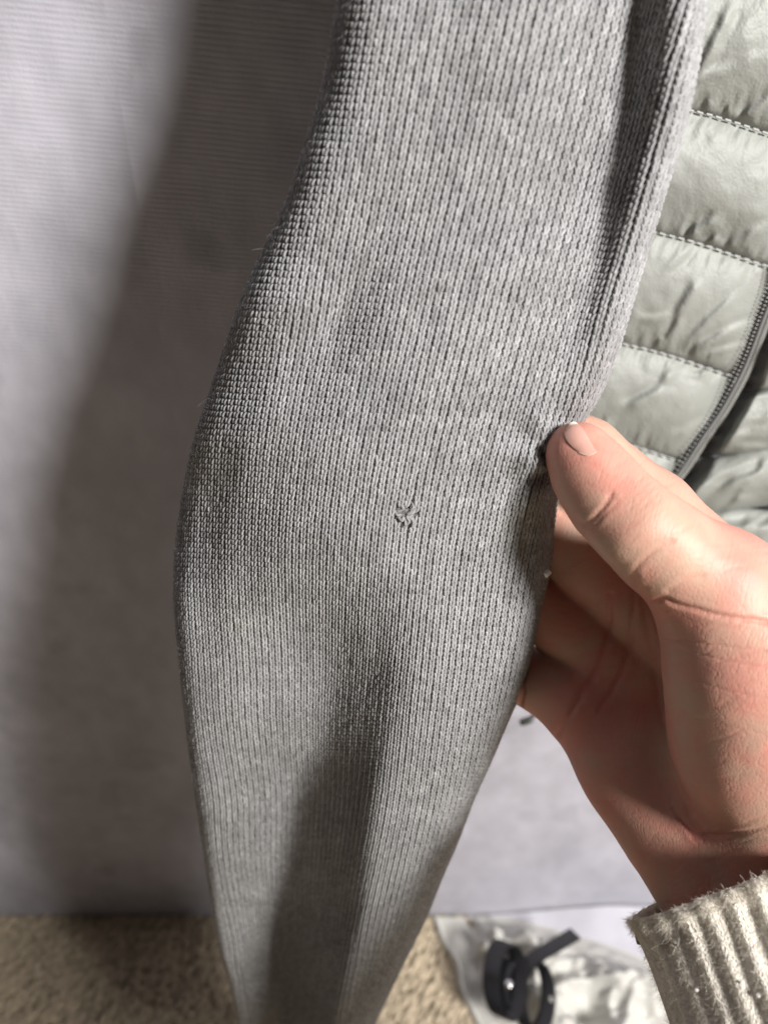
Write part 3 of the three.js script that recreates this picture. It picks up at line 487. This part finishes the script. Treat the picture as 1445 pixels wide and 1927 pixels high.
  add('thumbnail', ng, phys({ color: lin(0.62, 0.35, 0.29), roughness: 0.3, clearcoat: 0.35, clearcoatRoughness: 0.3, side: THREE.DoubleSide }), hand);

  add('nail_edge', grid(20, 3, (u, v) => nail(u, v * 0.12 - 0.05, 0.0008)), std({ color: lin(0.72, 0.66, 0.58), roughness: 0.5 }), hand);
  add('cuticle', new THREE.TubeGeometry(new THREE.CatmullRomCurve3([0, 0.12, 0.3, 0.5, 0.7, 0.88, 1].map(u => nail(u, 1.02, 0.0003))), 40, 0.00022, 6), std({ color: lin(0.60, 0.42, 0.33), roughness: 0.6 }), hand);

  // cream ribbed cuff
  const A = atDepth(1432, 1655, 0.228), B = atDepth(1590, 2040, 0.204), ax = B.clone().sub(A).normalize(), e1 = V().crossVectors(ax, EYE.clone().sub(A).normalize()).normalize(), e2 = V().crossVectors(e1, ax).normalize();
  const wool = texture(512, tile((u, v) => 0.6 * fbm(u * 60, v * 60, 1, 4) + 0.4 * noise(u * 210, v * 90, 3))); wool.repeat.set(26, 26);
  const cuffMat = phys({ color: lin(0.80, 0.755, 0.67), roughness: 1, bumpMap: wool, bumpScale: 0.0010, sheen: 0.5, sheenColor: lin(0.9, 0.85, 0.75), sheenRoughness: 0.6 });
  const RIB = 33, cuffPt = (an, t, o = 0) => {                         // t: 0 at the rim, along the arm in metres
    const wob = 0.0012 * Math.sin(an * 3 + 1) + 0.0015 * (fbm(Math.cos(an) * 4 + 5, Math.sin(an) * 4 + 5, t * 30) - 0.5), rib = 0.0008 * Math.cos(an * RIB + 0.8 * Math.sin(t * 60)), flare = 0.0035 * Math.exp(-t / 0.012);
    const r1 = 0.0350 + 0.02 * t + wob + o + flare + rib * (o < 0 ? 0.4 : 1), r2 = 0.0290 + 0.02 * t + wob + o + flare + rib * (o < 0 ? 0.4 : 1);
    return A.clone().addScaledVector(ax, t + 0.002 * Math.sin(an * 2 + 0.6)).addScaledVector(e1, Math.cos(an) * r1).addScaledVector(e2, Math.sin(an) * r2);
  };
  add('knit_cuff', grid(460, 110, (u, v) => {
    const an = u * 2 * Math.PI;                                       // inner face, rolled rim, outer face
    if (v < 0.25) return cuffPt(an, lerp(0.03, 0.002, v / 0.25), -0.0034);
    if (v < 0.4) { const b = (v - 0.25) / 0.15 * Math.PI; return cuffPt(an, 0.002 - 0.0019 * Math.sin(b), -0.0034 + 0.0034 * (1 - Math.cos(b)) / 2); }
    return cuffPt(an, 0.002 + 0.10 * (v - 0.4) / 0.6);
  }, (u, v) => [u * 0.2, v * 0.15]), cuffMat, person);
  // lint specks and a loose loop of wool on the cuff
  const onCuff = (px, py) => { const r = ray(px, py); let best = null, bd = 1e9; for (let a = 0; a < 260; a++) for (let b = 0; b < 60; b++) { const P = cuffPt(a / 260 * 2 * Math.PI, b * 0.0012), q = toPixel(P); const d = Math.hypot(q[0] - px, q[1] - py) + (q[2] > 0.229 ? 60 : 0); if (d < bd) { bd = d; best = P; } } return best.addScaledVector(EYE.clone().sub(best).normalize(), 0.0008); };
  for (const [px, py, r] of [[1425, 1878, 0.0008], [1312, 1864, 0.0007], [1345, 1918, 0.0006], [1395, 1850, 0.0005]]) { const m = add('lint_speck', new THREE.IcosahedronGeometry(r, 2), std({ color: lin(0.8, 0.79, 0.76), roughness: 1 }), person); m.position.copy(onCuff(px, py)); m.scale.set(1, 0.8, 0.7); }
  add('loose_thread', new THREE.TubeGeometry(new THREE.CatmullRomCurve3([[1236, 1782], [1256, 1768], [1272, 1776], [1280, 1764], [1274, 1744]].map(a => onCuff(...a))), 30, 0.00028, 6), cuffMat, person);
  add('loose_thread', new THREE.TubeGeometry(new THREE.CatmullRomCurve3([atDepth(1206, 1745, 0.232), atDepth(1200, 1760, 0.232), atDepth(1203, 1775, 0.232)]), 12, 0.0009, 7), std({ color: lin(0.2, 0.19, 0.16), roughness: 1 }), person);
  const hp = [], hi2 = [];
  for (let h = 0; h < 42000; h++) {                                   // woolly fibres on the cuff
    const an = rnd() * 2 * Math.PI, t = rnd() < 0.25 ? rnd() * 0.004 : rnd() * 0.09, P = cuffPt(an, t), n = P.clone().sub(A).addScaledVector(ax, -P.clone().sub(A).dot(ax)).normalize(), L = 0.0008 + 0.0018 * rnd();
    const s = V().crossVectors(n, ax), dir = n.clone().multiplyScalar(0.35 + 0.5 * rnd()).addScaledVector(ax, 0.8 * gauss() + 0.3).addScaledVector(s, 0.7 * gauss()).normalize(), cv = V(gauss(), gauss(), gauss()).multiplyScalar(0.6), wd = V().crossVectors(dir, V(0.1, 0.3, 1)).normalize().multiplyScalar(0.00004), v0 = hp.length / 3;
    for (let i = 0; i <= 3; i++) { const f = i / 3, q = P.clone().addScaledVector(dir, L * f).addScaledVector(cv, L * f * f * 0.6), w = 1 - 0.7 * f; hp.push(q.x - wd.x * w, q.y - wd.y * w, q.z - wd.z * w, q.x + wd.x * w, q.y + wd.y * w, q.z + wd.z * w); if (i < 3) { const a = v0 + i * 2; hi2.push(a, a + 1, a + 2, a + 1, a + 3, a + 2); } }
  }
  const hg = new THREE.BufferGeometry(); hg.setAttribute('position', new THREE.Float32BufferAttribute(hp, 3)); hg.setIndex(hi2); hg.computeVertexNormals();
  const wf = add('wool_fibres', hg, std({ color: lin(0.82, 0.78, 0.70), roughness: 1 }), person); wf.userData.kind = 'stuff';
}

{
  // the rest of the arm in its cream sweater: out of the frame, it shades the foot of the wall
  const pts = [atDepth(1610, 2110, 0.200), V(0.18, HEIGHT - 0.25, WALL - 0.03), V(0.26, HEIGHT - 0.17, WALL + 0.10), V(0.33, HEIGHT - 0.07, WALL + 0.22), V(0.34, HEIGHT + 0.12, WALL + 0.27), V(0.32, HEIGHT + 0.30, WALL + 0.38)], c = new THREE.CatmullRomCurve3(pts);
  const fr = c.computeFrenetFrames(60), rad = curve([[0, 0.036], [0.12, 0.040], [0.4, 0.047], [0.65, 0.054], [1, 0.065]]);
  add('sweater_arm', grid(48, 60, (u, v) => { const i = Math.round(v * 60), p = c.getPointAt(v), a = u * 2 * Math.PI, r = rad(v) + 0.004 * (fbm(u * 8, v * 9) - 0.5); return p.addScaledVector(fr.normals[i], Math.cos(a) * r).addScaledVector(fr.binormals[i], Math.sin(a) * r); }), std({ color: lin(0.62, 0.56, 0.46), roughness: 1 }), person);
}

// ------------------------------------------------------------------ the phone that takes the picture; its shadow falls on the wall
{
  const phone = thing('smartphone', 'black smartphone held upright at the camera position facing the sleeve', 'phone');
  const r = V(1, 0, 0), f = V(0, -SP, -CP), up = V(0, CP, -SP);
  const s = new THREE.Shape(), w = 0.0715, h = 0.147, c = 0.011; s.moveTo(-w / 2 + c, -h / 2); s.lineTo(w / 2 - c, -h / 2); s.quadraticCurveTo(w / 2, -h / 2, w / 2, -h / 2 + c); s.lineTo(w / 2, h / 2 - c); s.quadraticCurveTo(w / 2, h / 2, w / 2 - c, h / 2); s.lineTo(-w / 2 + c, h / 2); s.quadraticCurveTo(-w / 2, h / 2, -w / 2, h / 2 - c); s.lineTo(-w / 2, -h / 2 + c); s.quadraticCurveTo(-w / 2, -h / 2, -w / 2 + c, -h / 2);
  const g = new THREE.ExtrudeGeometry(s, { depth: 0.0075, bevelSize: 0.0008, bevelThickness: 0.0008, bevelSegments: 2 });
  const m = add('body', g, std({ color: lin(0.02, 0.02, 0.022), roughness: 0.3 }), phone);
  m.quaternion.setFromRotationMatrix(new THREE.Matrix4().makeBasis(r, up, f.clone().negate()));
  m.position.copy(EYE).addScaledVector(r, -0.022).addScaledVector(up, -0.058).addScaledVector(f, -0.006);
}

renderer.render(scene, camera);
